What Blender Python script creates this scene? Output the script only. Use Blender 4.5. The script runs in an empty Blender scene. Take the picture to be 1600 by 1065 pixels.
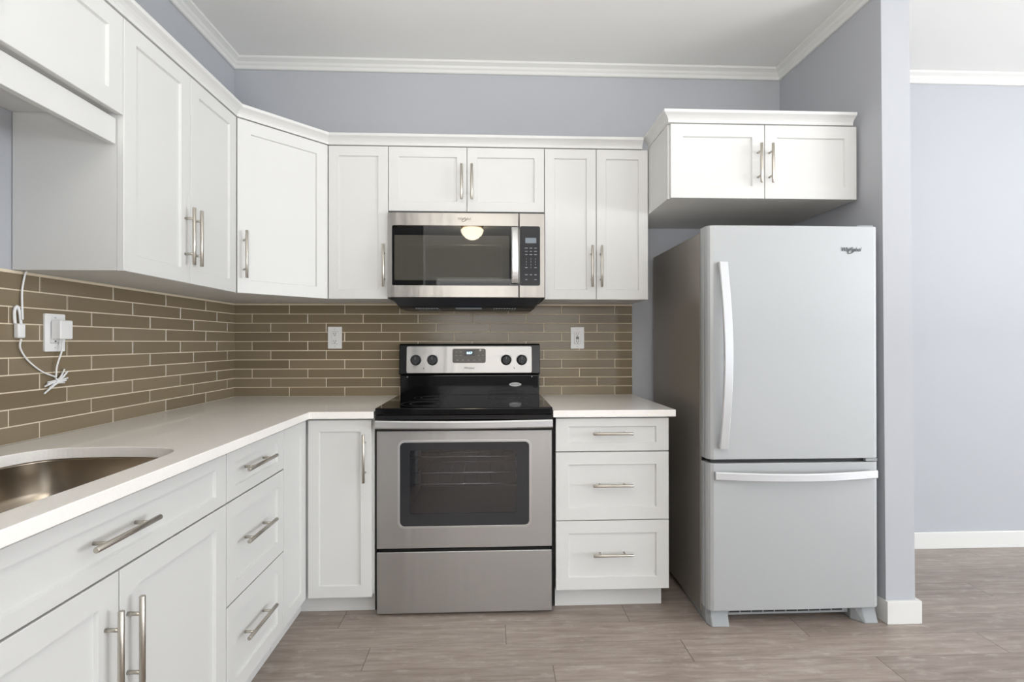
import bpy, bmesh, math, random
from mathutils import Vector, Matrix
random.seed(4)
S = bpy.context.scene
COL = S.collection
PI = math.pi

# ------------------------------------------------------------------ camera
cam_d = bpy.data.cameras.new('camera')
cam_d.sensor_fit = 'HORIZONTAL'
cam_d.sensor_width = 36.0
cam_d.lens = 782.17 / 1600 * 36
cam_d.clip_start = 0.02
cam = bpy.data.objects.new('camera', cam_d)
COL.objects.link(cam)
cam.location = (1.4096, -2.8035, 1.194)
cam.rotation_euler = (PI / 2 + 0.0026, 0.0009, -0.0409)
S.camera = cam

# ------------------------------------------------------------------ world, lights, exposure
S.view_settings.view_transform = 'Standard'
S.view_settings.look = 'None'
S.view_settings.gamma = 1.0
S.view_settings.exposure = 0.11
S.view_settings.use_curve_mapping = False
W = bpy.data.worlds.new('sky')
S.world = W
W.use_nodes = True
wn = W.node_tree.nodes
bg = wn['Background']
sky = wn.new('ShaderNodeTexSky')
sky.sky_type = 'HOSEK_WILKIE'
sky.sun_direction = (0.3, -0.5, 0.8)
sky.turbidity = 4
W.node_tree.links.new(sky.outputs[0], bg.inputs[0])
bg.inputs[1].default_value = 1.0


def area(name, loc, rot, sx, sy, power, color):
    l = bpy.data.lights.new(name, 'AREA')
    l.shape = 'RECTANGLE'
    l.size, l.size_y = sx, sy
    l.energy = power
    l.color = color
    o = bpy.data.objects.new(name, l)
    COL.objects.link(o)
    o.location = loc
    o.rotation_euler = rot
    return o


# daylight through the big windows behind the camera and in the next room, plus an added side fill
area('daylight_kitchen_window', (1.75, -6.24, 1.5), (PI / 2, 0, 0), 2.5, 1.5, 26, (1.0, 0.985, 0.96))
area('daylight_patio_door', (5.0, -6.24, 1.25), (PI / 2, 0, 0), 2.6, 2.2, 48, (0.88, 0.94, 1.0))
area('added_side_fill', (7.93, -3.6, 1.35), (PI / 2, 0, PI / 2), 2.9, 1.5, 190, (0.92, 0.96, 1.0))  # added to brighten the left-hand cabinet fronts
# added fill lights aimed up to brighten the white ceiling, behind the camera and in the next room
area('bounce_kitchen', (1.15, -3.35, 1.2), (PI, 0, 0), 0.9, 0.9, 102, (1.0, 0.99, 0.97))
area('bounce_next_room', (5.0, -2.4, 1.25), (PI, 0, 0), 0.9, 0.9, 62, (0.96, 0.98, 1.0))

RX, RY, H = 8.0, -6.3, 2.745      # room extents behind the camera, ceiling height


# ------------------------------------------------------------------ helpers: materials
def lin(c):
    return tuple((v / 12.92 if v <= 0.04045 else ((v + 0.055) / 1.055) ** 2.4) for v in (x / 255 for x in c)) + (1.0,)


def mat(name, rgb, rough=0.5, metal=0.0, spec=0.5, coat=0.0, coat_rough=0.05, aniso=0.0, arot=0.0, emit=None, estr=0.0):
    m = bpy.data.materials.new(name)
    m.use_nodes = True
    b = m.node_tree.nodes['Principled BSDF']
    b.inputs['Base Color'].default_value = lin(rgb)
    b.inputs['Roughness'].default_value = rough
    b.inputs['Metallic'].default_value = metal
    b.inputs['Specular IOR Level'].default_value = spec
    b.inputs['Coat Weight'].default_value = coat
    b.inputs['Coat Roughness'].default_value = coat_rough
    if aniso:
        b.inputs['Anisotropic'].default_value = aniso
        b.inputs['Anisotropic Rotation'].default_value = arot
        t = m.node_tree.nodes.new('ShaderNodeTangent')
        t.direction_type = 'RADIAL'
        t.axis = 'Z'
        m.node_tree.links.new(t.outputs[0], b.inputs['Tangent'])
    if emit:
        b.inputs['Emission Color'].default_value = lin(emit)
        b.inputs['Emission Strength'].default_value = estr
    return m


def nodes(m):
    return m.node_tree.nodes, m.node_tree.links, m.node_tree.nodes['Principled BSDF']


def math_node(m, op, a, b=None, c=None):
    n = m.node_tree.nodes.new('ShaderNodeMath')
    n.operation = op
    for i, v in enumerate((a, b, c)):
        if v is None:
            continue
        if isinstance(v, (int, float)):
            n.inputs[i].default_value = v
        else:
            m.node_tree.links.new(v, n.inputs[i])
    return n.outputs[0]


def add_bump(m, scale, strength, stretch=(1, 1, 1), detail=3, dist=0.002):
    n, l, b = nodes(m)
    g = n.new('ShaderNodeNewGeometry')
    mp = n.new('ShaderNodeMapping')
    mp.inputs['Scale'].default_value = stretch
    t = n.new('ShaderNodeTexNoise')
    t.inputs['Scale'].default_value = scale
    t.inputs['Detail'].default_value = detail
    bp = n.new('ShaderNodeBump')
    bp.inputs['Strength'].default_value = strength
    bp.inputs['Distance'].default_value = dist
    l.new(g.outputs['Position'], mp.inputs[0])
    l.new(mp.outputs[0], t.inputs['Vector'])
    l.new(t.outputs['Fac'], bp.inputs['Height'])
    l.new(bp.outputs[0], b.inputs['Normal'])
    return t


M = {}
M['cab'] = mat('white_cabinet_paint', (213, 213, 211), 0.38, spec=0.45)
M['cab_in'] = mat('white_cabinet_carcass', (211, 211, 209), 0.5)
M['wall'] = mat('pale_lavender_wall_paint', (176, 178, 183), 0.55, spec=0.35)
add_bump(M['wall'], 220, 0.06)
M['ceil'] = mat('white_ceiling_paint', (230, 230, 228), 0.8, spec=0.2)
add_bump(M['ceil'], 160, 0.12)
M['trim'] = mat('white_trim_paint', (218, 218, 215), 0.35)
M['nickel'] = mat('brushed_nickel', (190, 184, 174), 0.3, 1.0)
M['black'] = mat('black_enamel', (14, 14, 15), 0.22)
M['blackglass'] = mat('black_ceramic_glass', (5, 5, 6), 0.08, spec=0.35)
M['darkplastic'] = mat('dark_grey_plastic', (48, 49, 52), 0.4)
M['steel'] = mat('brushed_stainless_steel', (186, 185, 184), 0.36, 1.0, aniso=0.55, arot=0.25)
M['steel_bright'] = mat('bright_stainless_steel', (206, 206, 206), 0.34, 1.0)
M['sink'] = mat('satin_sink_steel', (178, 166, 150), 0.25, 1.0)
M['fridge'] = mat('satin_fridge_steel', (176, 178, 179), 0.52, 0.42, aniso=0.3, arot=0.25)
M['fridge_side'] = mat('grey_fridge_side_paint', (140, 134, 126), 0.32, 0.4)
M['fridge_trim'] = mat('grey_fridge_plastic', (150, 153, 155), 0.45)
M['plastic'] = mat('white_plastic', (238, 238, 238), 0.35)
M['slot'] = mat('dark_outlet_slot', (40, 38, 36), 0.6)
M['grout'] = mat('cream_grout', (228, 214, 190), 0.8)
M['gasket'] = mat('dark_rubber_gasket', (34, 34, 36), 0.6)
M['cavity'] = mat('dark_oven_enamel', (84, 84, 86), 0.35)
M['ink'] = mat('dark_grey_lettering', (78, 80, 84), 0.4, 0.3)
M['palegrey'] = mat('pale_grey_lettering', (150, 154, 160), 0.5)
M['digits'] = mat('blue_white_digits', (200, 230, 250), 0.5, emit=(190, 228, 255), estr=2.0)
M['lcd'] = mat('grey_lcd', (112, 122, 132), 0.3, emit=(112, 124, 136), estr=0.12)
M['screen'] = mat('black_display', (8, 9, 12), 0.08)
M['tan_panel'] = mat('bronze_control_glass', (84, 78, 70), 0.18)
M['label_oval'] = mat('silver_sticker', (205, 205, 205), 0.35)
M['dome'] = mat('frosted_lamp_glass', (250, 240, 220), 0.4, emit=(255, 236, 200), estr=30.0)
M['mw_mask'] = mat('black_microwave_glass', (9, 8, 7), 0.02)
M['mw_mesh'] = mat('grey_microwave_screen', (70, 68, 60), 0.015)
M['mw_control'] = mat('charcoal_control_glass', (38, 39, 43), 0.2, spec=0.3)
M['mw_logo'] = mat('worn_grey_badge', (116, 110, 104), 0.4, 0.3)
M['mw_line'] = mat('grey_window_edge', (74, 72, 66), 0.1)
M['fridge_handle'] = mat('satin_handle_metal', (206, 207, 209), 0.42, 0.5)
M['frit'] = mat('charcoal_oven_glass', (46, 47, 50), 0.07)
M['chromewire'] = mat('chrome_rack_wire', (210, 210, 210), 0.2, 1.0)
M['lamp_base'] = mat('brown_lamp_pan', (150, 120, 84), 0.35, 0.6)


def sheet_waviness(m):
    """slight vertical waviness of rolled sheet metal"""
    n, l, b = nodes(m)
    g = n.new('ShaderNodeNewGeometry')
    mp = n.new('ShaderNodeMapping')
    mp.inputs['Scale'].default_value = (1, 0, 0.06)
    t = n.new('ShaderNodeTexNoise')
    t.inputs['Scale'].default_value = 11
    t.inputs['Detail'].default_value = 2
    bp = n.new('ShaderNodeBump')
    bp.inputs['Strength'].default_value = 0.5
    bp.inputs['Distance'].default_value = 0.006
    l.new(g.outputs['Position'], mp.inputs[0])
    l.new(mp.outputs[0], t.inputs['Vector'])
    l.new(t.outputs['Fac'], bp.inputs['Height'])
    l.new(bp.outputs[0], b.inputs['Normal'])


M['mw_steel'] = mat('warm_stainless_steel', (160, 157, 153), 0.36, 1.0, aniso=0.55, arot=0.25)
sheet_waviness(M['steel'])
sheet_waviness(M['mw_steel'])


def make_tile():
    m = mat('taupe_glass_tile', (112, 99, 78), 0.16, spec=0.5)
    n, l, b = nodes(m)
    g = n.new('ShaderNodeNewGeometry')
    r = n.new('ShaderNodeValToRGB')
    r.color_ramp.elements[0].color = lin((124, 110, 88))
    r.color_ramp.elements[1].color = lin((138, 124, 101))
    l.new(g.outputs['Random Per Island'], r.inputs[0])
    l.new(r.outputs[0], b.inputs['Base Color'])
    return m


def make_quartz():
    m = mat('pale_quartz', (247, 244, 240), 0.05, spec=0.3)
    n, l, b = nodes(m)
    g = n.new('ShaderNodeNewGeometry')
    t = n.new('ShaderNodeTexNoise')
    t.inputs['Scale'].default_value = 260
    t.inputs['Detail'].default_value = 2
    r = n.new('ShaderNodeValToRGB')
    r.color_ramp.elements[0].position = 0.35
    r.color_ramp.elements[0].color = lin((245, 241, 236))
    r.color_ramp.elements[1].position = 0.7
    r.color_ramp.elements[1].color = lin((249, 246, 242))
    l.new(g.outputs['Position'], t.inputs['Vector'])
    l.new(t.outputs['Fac'], r.inputs[0])
    l.new(r.outputs[0], b.inputs['Base Color'])
    return m


def make_floor():
    m = mat('grey_brown_wood_plank', (140, 126, 116), 0.38)
    n, l, b = nodes(m)
    g = n.new('ShaderNodeNewGeometry')
    sx = n.new('ShaderNodeSeparateXYZ')
    l.new(g.outputs['Position'], sx.inputs[0])
    P_W, P_L = 0.138, 1.232
    rowf = math_node(m, 'DIVIDE', math_node(m, 'SUBTRACT', -0.682, sx.outputs[1]), P_W)
    row = math_node(m, 'FLOOR', rowf)
    fy = math_node(m, 'FRACT', rowf)
    xs = math_node(m, 'SUBTRACT', math_node(m, 'SUBTRACT', sx.outputs[0], 1.467), math_node(m, 'MULTIPLY', row, 0.70))
    colf = math_node(m, 'DIVIDE', xs, P_L)
    colm = math_node(m, 'FLOOR', colf)
    fx = math_node(m, 'FRACT', colf)
    # plank id
    cmb = n.new('ShaderNodeCombineXYZ')
    l.new(row, cmb.inputs[0])
    l.new(colm, cmb.inputs[1])
    wn_ = n.new('ShaderNodeTexWhiteNoise')
    wn_.noise_dimensions = '2D'
    l.new(cmb.outputs[0], wn_.inputs['Vector'])
    # grain
    gx = math_node(m, 'ADD', sx.outputs[0], math_node(m, 'MULTIPLY', wn_.outputs['Value'], 37.0))
    gv = n.new('ShaderNodeCombineXYZ')
    l.new(math_node(m, 'MULTIPLY', gx, 4.0), gv.inputs[0])
    l.new(math_node(m, 'MULTIPLY', sx.outputs[1], 44.0), gv.inputs[1])
    t1 = n.new('ShaderNodeTexNoise')
    t1.inputs['Scale'].default_value = 1.0
    t1.inputs['Detail'].default_value = 9
    t1.inputs['Roughness'].default_value = 0.7
    t1.inputs['Distortion'].default_value = 0.25
    l.new(gv.outputs[0], t1.inputs['Vector'])
    r = n.new('ShaderNodeValToRGB')
    e = r.color_ramp.elements
    e[0].position, e[0].color = 0.28, lin((124, 111, 102))
    e[1].position, e[1].color = 0.74, lin((170, 159, 151))
    e2 = e.new(0.5)
    e2.color = lin((148, 135, 126))
    l.new(t1.outputs['Fac'], r.inputs[0])
    # per plank tint
    tint = math_node(m, 'ADD', math_node(m, 'MULTIPLY', wn_.outputs['Value'], 0.16), 0.92)
    vm = n.new('ShaderNodeVectorMath')
    vm.operation = 'SCALE'
    l.new(r.outputs[0], vm.inputs[0])
    l.new(tint, vm.inputs['Scale'])
    # white worn scuffs
    t2 = n.new('ShaderNodeTexNoise')
    t2.inputs['Scale'].default_value = 1.0
    t2.inputs['Detail'].default_value = 8
    t2.inputs['Roughness'].default_value = 0.7
    gv2 = n.new('ShaderNodeCombineXYZ')
    l.new(math_node(m, 'MULTIPLY', gx, 9.0), gv2.inputs[0])
    l.new(math_node(m, 'MULTIPLY', sx.outputs[1], 24.0), gv2.inputs[1])
    l.new(gv2.outputs[0], t2.inputs['Vector'])
    r2 = n.new('ShaderNodeValToRGB')
    r2.color_ramp.elements[0].position = 0.54
    r2.color_ramp.elements[0].color = (0, 0, 0, 1)
    r2.color_ramp.elements[1].position = 0.74
    r2.color_ramp.elements[1].color = (0.55, 0.55, 0.55, 1)
    l.new(t2.outputs['Fac'], r2.inputs[0])
    mx = n.new('ShaderNodeMix')
    mx.data_type = 'RGBA'
    l.new(r2.outputs[0], mx.inputs[0])
    l.new(vm.outputs[0], mx.inputs[6])
    mx.inputs[7].default_value = lin((196, 188, 180))
    # seams
    ey = math_node(m, 'MULTIPLY', math_node(m, 'MINIMUM', fy, math_node(m, 'SUBTRACT', 1.0, fy)), P_W)
    ex = math_node(m, 'MULTIPLY', math_node(m, 'MINIMUM', fx, math_node(m, 'SUBTRACT', 1.0, fx)), P_L)
    seam = math_node(m, 'MAXIMUM', math_node(m, 'MULTIPLY', math_node(m, 'LESS_THAN', ey, 0.0010), 0.45),
                     math_node(m, 'MULTIPLY', math_node(m, 'LESS_THAN', ex, 0.0016), 0.75))
    mx2 = n.new('ShaderNodeMix')
    mx2.data_type = 'RGBA'
    l.new(seam, mx2.inputs[0])
    l.new(mx.outputs[2], mx2.inputs[6])
    mx2.inputs[7].default_value = lin((78, 66, 58))
    l.new(mx2.outputs[2], b.inputs['Base Color'])
    bp = n.new('ShaderNodeBump')
    bp.inputs['Strength'].default_value = 0.12
    bp.inputs['Distance'].default_value = 0.002
    l.new(t1.outputs['Fac'], bp.inputs['Height'])
    l.new(bp.outputs[0], b.inputs['Normal'])
    return m


def make_pane():
    m = bpy.data.materials.new('window_glass')
    m.use_nodes = True
    n, l = m.node_tree.nodes, m.node_tree.links
    n.clear()
    o = n.new('ShaderNodeOutputMaterial')
    a = n.new('ShaderNodeBsdfTransparent')
    g = n.new('ShaderNodeBsdfGlossy')
    g.inputs['Roughness'].default_value = 0.02
    x = n.new('ShaderNodeMixShader')
    x.inputs[0].default_value = 0.06
    l.new(a.outputs[0], x.inputs[1])
    l.new(g.outputs[0], x.inputs[2])
    l.new(x.outputs[0], o.inputs[0])
    return m


def make_ovenglass():
    m = make_pane()
    m.name = 'tinted_oven_glass'
    for nd in m.node_tree.nodes:
        if nd.type == 'BSDF_TRANSPARENT':
            nd.inputs[0].default_value = (0.72, 0.72, 0.74, 1)
        if nd.type == 'MIX_SHADER':
            nd.inputs[0].default_value = 0.07
    return m


M['tile'] = make_tile()
M['quartz'] = make_quartz()
M['floor'] = make_floor()
M['pane'] = make_pane()
M['ovenglass'] = make_ovenglass()


# ------------------------------------------------------------------ helpers: geometry
def box(bm, x0, y0, z0, x1, y1, z1):
    x0, x1 = min(x0, x1), max(x0, x1)
    y0, y1 = min(y0, y1), max(y0, y1)
    z0, z1 = min(z0, z1), max(z0, z1)
    v = [bm.verts.new(p) for p in ((x0, y0, z0), (x1, y0, z0), (x1, y1, z0), (x0, y1, z0),
                                   (x0, y0, z1), (x1, y0, z1), (x1, y1, z1), (x0, y1, z1))]
    for f in ((0, 3, 2, 1), (4, 5, 6, 7), (0, 1, 5, 4), (1, 2, 6, 5), (2, 3, 7, 6), (3, 0, 4, 7)):
        bm.faces.new([v[i] for i in f])


def prism(bm, pts, z0, z1):
    """vertical prism over a ground polygon"""
    a = [bm.verts.new((x, y, z0)) for x, y in pts]
    b = [bm.verts.new((x, y, z1)) for x, y in pts]
    bm.faces.new(a[::-1])
    bm.faces.new(b)
    k = len(pts)
    for i in range(k):
        bm.faces.new((a[i], a[(i + 1) % k], b[(i + 1) % k], b[i]))


def tube(bm, path, r, seg=10, caps=True):
    path = [Vector(p) for p in path]
    rings = []
    up = None
    for i, p in enumerate(path):
        d = (path[min(i + 1, len(path) - 1)] - path[max(i - 1, 0)]).normalized()
        if up is None:
            up = Vector((0, 0, 1)) if abs(d.z) < 0.9 else Vector((1, 0, 0))
        s = d.cross(up).normalized()
        up = s.cross(d).normalized()
        rr = r[i] if isinstance(r, (list, tuple)) else r
        rings.append([bm.verts.new(p + s * (math.cos(2 * PI * k / seg) * rr) + up * (math.sin(2 * PI * k / seg) * rr)) for k in range(seg)])
    for a, b in zip(rings, rings[1:]):
        for k in range(seg):
            f = bm.faces.new((a[k], a[(k + 1) % seg], b[(k + 1) % seg], b[k]))
            f.smooth = True
    if caps:
        bm.faces.new(rings[0][::-1])
        bm.faces.new(rings[-1])


def sweep(bm, path, prof, side):
    """rectangular strap: path points, profile [(s, d)] in the side / outward axes given per point"""
    rings = []
    for p, (sd, od) in zip(path, side):
        rings.append([bm.verts.new(Vector(p) + sd * a + od * b) for a, b in prof])
    k = len(prof)
    for a, b in zip(rings, rings[1:]):
        for i in range(k):
            bm.faces.new((a[i], a[(i + 1) % k], b[(i + 1) % k], b[i]))
    bm.faces.new(rings[0][::-1])
    bm.faces.new(rings[-1])


def lathe(bm, prof, seg=28, axis='z', at=(0, 0, 0)):
    """revolve [(r, h)] about an axis through a point; axis '-y' points to the viewer"""
    at = Vector(at)
    rings = []
    for r, h in prof:
        ring = []
        for k in range(seg):
            a = 2 * PI * k / seg
            if axis == 'z':
                p = Vector((math.cos(a) * r, math.sin(a) * r, h))
            else:
                p = Vector((math.cos(a) * r, -h, math.sin(a) * r))
            ring.append(bm.verts.new(at + p))
        rings.append(ring)
    for a, b in zip(rings, rings[1:]):
        for k in range(seg):
            f = bm.faces.new((a[k], a[(k + 1) % seg], b[(k + 1) % seg], b[k]))
            f.smooth = True
    bm.faces.new(rings[0])
    bm.faces.new(rings[-1])


def rrect(u0, v0, u1, v1, r, n=6):
    pts = []
    for cx, cy, a0 in ((u1 - r, v0 + r, -90), (u1 - r, v1 - r, 0), (u0 + r, v1 - r, 90), (u0 + r, v0 + r, 180)):
        for i in range(n + 1):
            a = math.radians(a0 + 90 * i / n)
            pts.append((cx + r * math.cos(a), cy + r * math.sin(a)))
    return pts


def plate(bm, outer, holes, F, t):
    """flat plate with holes: loops in (u, v), frame F maps (u, v, w) to space, thickness t along -w"""
    if not holes:
        a = [bm.verts.new(F(u, v, 0)) for u, v in outer]
        b = [bm.verts.new(F(u, v, -t)) for u, v in outer]
        bm.faces.new(a)
        bm.faces.new(b[::-1])
        for i in range(len(a)):
            j = (i + 1) % len(a)
            bm.faces.new((a[i], a[j], b[j], b[i]))
        return
    front, back, loops = [], [], [outer] + holes
    for lp in loops:
        a = [bm.verts.new(F(u, v, 0)) for u, v in lp]
        b = [bm.verts.new(F(u, v, -t)) for u, v in lp]
        ea = [bm.edges.new((a[i], a[(i + 1) % len(a)])) for i in range(len(a))]
        eb = [bm.edges.new((b[i], b[(i + 1) % len(b)])) for i in range(len(b))]
        front += ea
        back += eb
        for i in range(len(a)):
            j = (i + 1) % len(a)
            bm.faces.new((a[i], a[j], b[j], b[i]))
    bmesh.ops.triangle_fill(bm, use_beauty=True, use_dissolve=False, edges=front)
    bmesh.ops.triangle_fill(bm, use_beauty=True, use_dissolve=False, edges=back)


def obj(name, bm, m, parent=None, bevel=0.0, segs=2, angle=40, smooth=False):
    bmesh.ops.recalc_face_normals(bm, faces=bm.faces[:])
    me = bpy.data.meshes.new(name)
    bm.to_mesh(me)
    bm.free()
    if smooth:
        for p in me.polygons:
            p.use_smooth = True
    me.materials.append(m)
    o = bpy.data.objects.new(name, me)
    COL.objects.link(o)
    if parent is not None:
        o.parent = parent
        w = Vector((0, 0, 0))
        q = parent
        while q is not None:
            w += q.location
            q = q.parent
        me.transform(Matrix.Translation(-w))
    if bevel:
        b = o.modifiers.new('edge', 'BEVEL')
        b.width = bevel
        b.segments = segs
        b.limit_method = 'ANGLE'
        b.angle_limit = math.radians(angle)
    return o


def B():
    return bmesh.new()


def bx(name, m, parent, *c, bevel=0.0, segs=2):
    b = B()
    box(b, *c)
    return obj(name, b, m, parent, bevel, segs)


def thing(name, label, cat, loc=(0, 0, 0), group=None):
    o = bpy.data.objects.new(name, None)
    o.empty_display_size = 0.05
    COL.objects.link(o)
    o.location = loc
    o['label'] = label
    o['category'] = cat
    if group:
        o['group'] = group
    return o


def tag(o, label, cat, group=None):
    o['label'] = label
    o['category'] = cat
    if group:
        o['group'] = group
    return o


def struct(o, label=None):
    o['kind'] = 'structure'
    if label:
        o['label'] = label
    return o


def frame(origin, u, n):
    """face frame: u along the width, z up, n outwards"""
    o, u, n = Vector(origin), Vector(u).normalized(), Vector(n).normalized()
    z = Vector((0, 0, 1))
    return lambda a, b, c: o + u * a + z * b + n * c


def FY(y):                        # a face that looks towards -y, coordinates stay x, z
    return lambda u, v, w: Vector((u, y - w, v))


def FZ(z):                        # a face that looks up
    return lambda u, v, w: Vector((u, v, z + w))


def shaker(name, F, u0, z0, u1, z1, parent, rail=0.05, rail_v=None, t=0.019):
    rv = rail if rail_v is None else rail_v
    b = B()
    d, s = 0.008, 0.003

    def loop(ins_u, ins_v, w):
        return [b.verts.new(F(x, y, w)) for x, y in ((u0 + ins_u, z0 + ins_v), (u1 - ins_u, z0 + ins_v),
                                                      (u1 - ins_u, z1 - ins_v), (u0 + ins_u, z1 - ins_v))]
    e = 0.0012
    ls = [loop(0, 0, 0.0), loop(0, 0, t - e), loop(e, e, t), loop(rail, rv, t), loop(rail + s, rv + s, t - d)]
    b.faces.new(ls[0][::-1])
    b.faces.new(ls[-1])
    for p, q in zip(ls, ls[1:]):
        for i in range(4):
            j = (i + 1) % 4
            b.faces.new((p[i], p[j], q[j], q[i]))
    return obj(name, b, M['cab'], parent)


def pull(F, u, v, length, vertical, parent, t=0.019, off=0.032, r=0.0062, spread=0.128):
    """T-bar pull with two posts, centred at (u, v) on the face"""
    b = B()
    w = t + off
    h = length / 2
    sp = min(spread, length * 0.62) / 2
    if vertical:
        ends = [F(u, v - h, w), F(u, v + h, w)]
        posts = [(u, v - sp), (u, v + sp)]
    else:
        ends = [F(u - h, v, w), F(u + h, v, w)]
        posts = [(u - sp, v), (u + sp, v)]
    a, c = Vector(ends[0]), Vector(ends[1])
    d = (c - a).normalized() * 0.001
    tube(b, [a, a + d, c - d, c], [r - 0.001, r, r, r - 0.001], 14)
    for pu, pv in posts:
        tube(b, [F(pu, pv, t), F(pu, pv, w)], 0.0045, 10)
    o = obj('handle', b, M['nickel'], parent)
    return o


def text(name, body, size, m, parent, place, extrude=0.0003, shear=0.0, bold=0.0, sx=1.0):
    c = bpy.data.curves.new(name, 'FONT')
    c.body = body
    c.size = size
    c.align_x = 'CENTER'
    c.align_y = 'CENTER'
    c.extrude = extrude
    c.shear = shear
    c.offset = bold
    c.resolution_u = 4
    tmp = bpy.data.objects.new(name, c)
    COL.objects.link(tmp)
    bpy.context.view_layer.update()
    dg = bpy.context.evaluated_depsgraph_get()
    me = bpy.data.meshes.new_from_object(tmp.evaluated_get(dg))
    bpy.data.objects.remove(tmp)
    me.name = name
    # text lies in xy; stand it up facing -y
    me.transform(Matrix.Scale(sx, 4, Vector((1, 0, 0))))
    me.transform(Matrix.Rotation(PI / 2, 4, 'X'))
    w = Vector((0, 0, 0))
    q = parent
    while q is not None:
        w += q.location
        q = q.parent
    me.transform(Matrix.Translation(Vector(place) - w))
    me.materials.clear()
    me.materials.append(m)
    o = bpy.data.objects.new(name, me)
    COL.objects.link(o)
    o.parent = parent
    return o


# ------------------------------------------------------------------ the room
b = B(); box(b, -0.1, RY - 0.1, -0.1, RX + 0.1, 0.1, 0.0)
struct(obj('floor', b, M['floor']))
b = B(); box(b, -0.1, RY - 0.1, H, RX + 0.1, 0.1, H + 0.1)
struct(obj('ceiling', b, M['ceil']))
b = B(); box(b, -0.1, RY - 0.1, 0, 0, 0.1, H)
struct(obj('wall_left', b, M['wall']))
b = B(); box(b, 0, 0, 0, RX, 0.1, H)
struct(obj('wall_back', b, M['wall']))
b = B(); SWN = (-5.1, 0.55, -2.1, 2.15)
plate(b, [(RY, 0), (0.1, 0), (0.1, H), (RY, H)], [[(SWN[0], SWN[1]), (SWN[2], SWN[1]), (SWN[2], SWN[3]), (SWN[0], SWN[3])]], lambda u, v, w: Vector((RX - w, u, v)), 0.1)
struct(obj('wall_right', b, M['wall']))
WIN = (0.5, 0.75, 3.0, 2.25)
DOR = (3.7, 0.10, 6.3, 2.30)
b = B()
plate(b, [(0, 0), (RX, 0), (RX, H), (0, H)],
      [[(WIN[0], WIN[1]), (WIN[2], WIN[1]), (WIN[2], WIN[3]), (WIN[0], WIN[3])],
       [(DOR[0], DOR[1]), (DOR[2], DOR[1]), (DOR[2], DOR[3]), (DOR[0], DOR[3])]],
      lambda u, v, w: Vector((u, RY + w, v)), 0.1)
struct(obj('wall_front', b, M['wall']))
for nm, (x0, z0, x1, z1), nb in (('window_1', WIN, 2), ('window_2', DOR, 2)):
    b = B()
    holes = []
    step = (x1 - x0 - 0.05) / nb
    for i in range(nb):
        holes.append([(x0 + 0.05 + i * step, z0 + 0.05), (x0 + i * step + step, z0 + 0.05),
                      (x0 + i * step + step, z1 - 0.05), (x0 + 0.05 + i * step, z1 - 0.05)])
    plate(b, [(x0, z0), (x1, z0), (x1, z1), (x0, z1)], holes, lambda u, v, w: Vector((u, RY - 0.02 + w, v)), 0.06)
    wo = struct(obj(nm, b, M['trim']))
    bx('window_pane', M['pane'], wo, x0 + 0.05, RY - 0.052, z0 + 0.05, x1 - 0.05, RY - 0.048, z1 - 0.05)

b = B()
holes = []
for i in range(2):
    u0 = SWN[0] + 0.05 + i * 1.475
    holes.append([(u0, SWN[1] + 0.05), (u0 + 1.425, SWN[1] + 0.05), (u0 + 1.425, SWN[3] - 0.05), (u0, SWN[3] - 0.05)])
plate(b, [(SWN[0], SWN[1]), (SWN[2], SWN[1]), (SWN[2], SWN[3]), (SWN[0], SWN[3])], holes, lambda u, v, w: Vector((RX + 0.02 - w, u, v)), 0.06)
wo = struct(obj('added_window', b, M['trim']))  # unseen window added to go with the side fill light
bx('window_pane', M['pane'], wo, RX + 0.048, SWN[0] + 0.05, SWN[1] + 0.05, RX + 0.052, SWN[2] - 0.05, SWN[3] - 0.05)

# unseen wall added left of the camera to shade the upper cabinet's end panel
b = B(); box(b, 0, -2.68, 0, 0.78, -2.56, H)
struct(obj('wall_shade_blocker', b, M['wall']))

# stub wall beside the fridge, very slightly out of plumb as in the photo
b = B()
lo = [(3.0645, -0.001), (3.195, -0.001), (3.217, -0.735), (3.088, -0.735)]
hi = [(3.0635, -0.001), (3.190, -0.001), (3.197, -0.735), (3.072, -0.735)]
va = [b.verts.new((x, y, 0)) for x, y in lo]
vb = [b.verts.new((x, y, H)) for x, y in hi]
b.faces.new(va); b.faces.new(vb)
for i in range(4):
    b.faces.new((va[i], va[(i + 1) % 4], vb[(i + 1) % 4], vb[i]))
struct(obj('wall_partition', b, M['wall']))


def base_run(name, pts):
    """baseboard along a ground polyline (closed polygon outline given)"""
    b = B()
    prism(b, pts, 0.0, 0.096)
    return struct(obj(name, b, M['trim'], bevel=0.003))


base_run('baseboard_partition', [(3.076, -0.62), (3.0865, -0.736), (3.2185, -0.736), (3.196, -0.001), (3.214, -0.001), (3.2325, -0.752), (3.0815, -0.752), (3.0725, -0.62)])
base_run('baseboard_back', [(3.2155, -0.001), (RX - 0.001, -0.001), (RX - 0.001, -0.015), (3.2158, -0.015)])


def crown(name, path, inward):
    """crown moulding swept along the wall line; path = wall points, inward = mitred directions"""
    prof = [(0.0, 2.690), (0.010, 2.690), (0.014, 2.694), (0.016, 2.706), (0.024, 2.713), (0.030, 2.722),
            (0.044, 2.730), (0.050, 2.733), (0.052, H - 0.001), (0.0, H - 0.001)]
    b = B()
    rings = []
    for (x, y), (ix, iy) in zip(path, inward):
        rings.append([b.verts.new((x + ix * d, y + iy * d, z)) for d, z in prof])
    k = len(prof)
    for p, q in zip(rings, rings[1:]):
        for i in range(k):
            b.faces.new((p[i], p[(i + 1) % k], q[(i + 1) % k], q[i]))
    b.faces.new(rings[0][::-1]); b.faces.new(rings[-1])
    return struct(obj(name, b, M['trim']))


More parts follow.
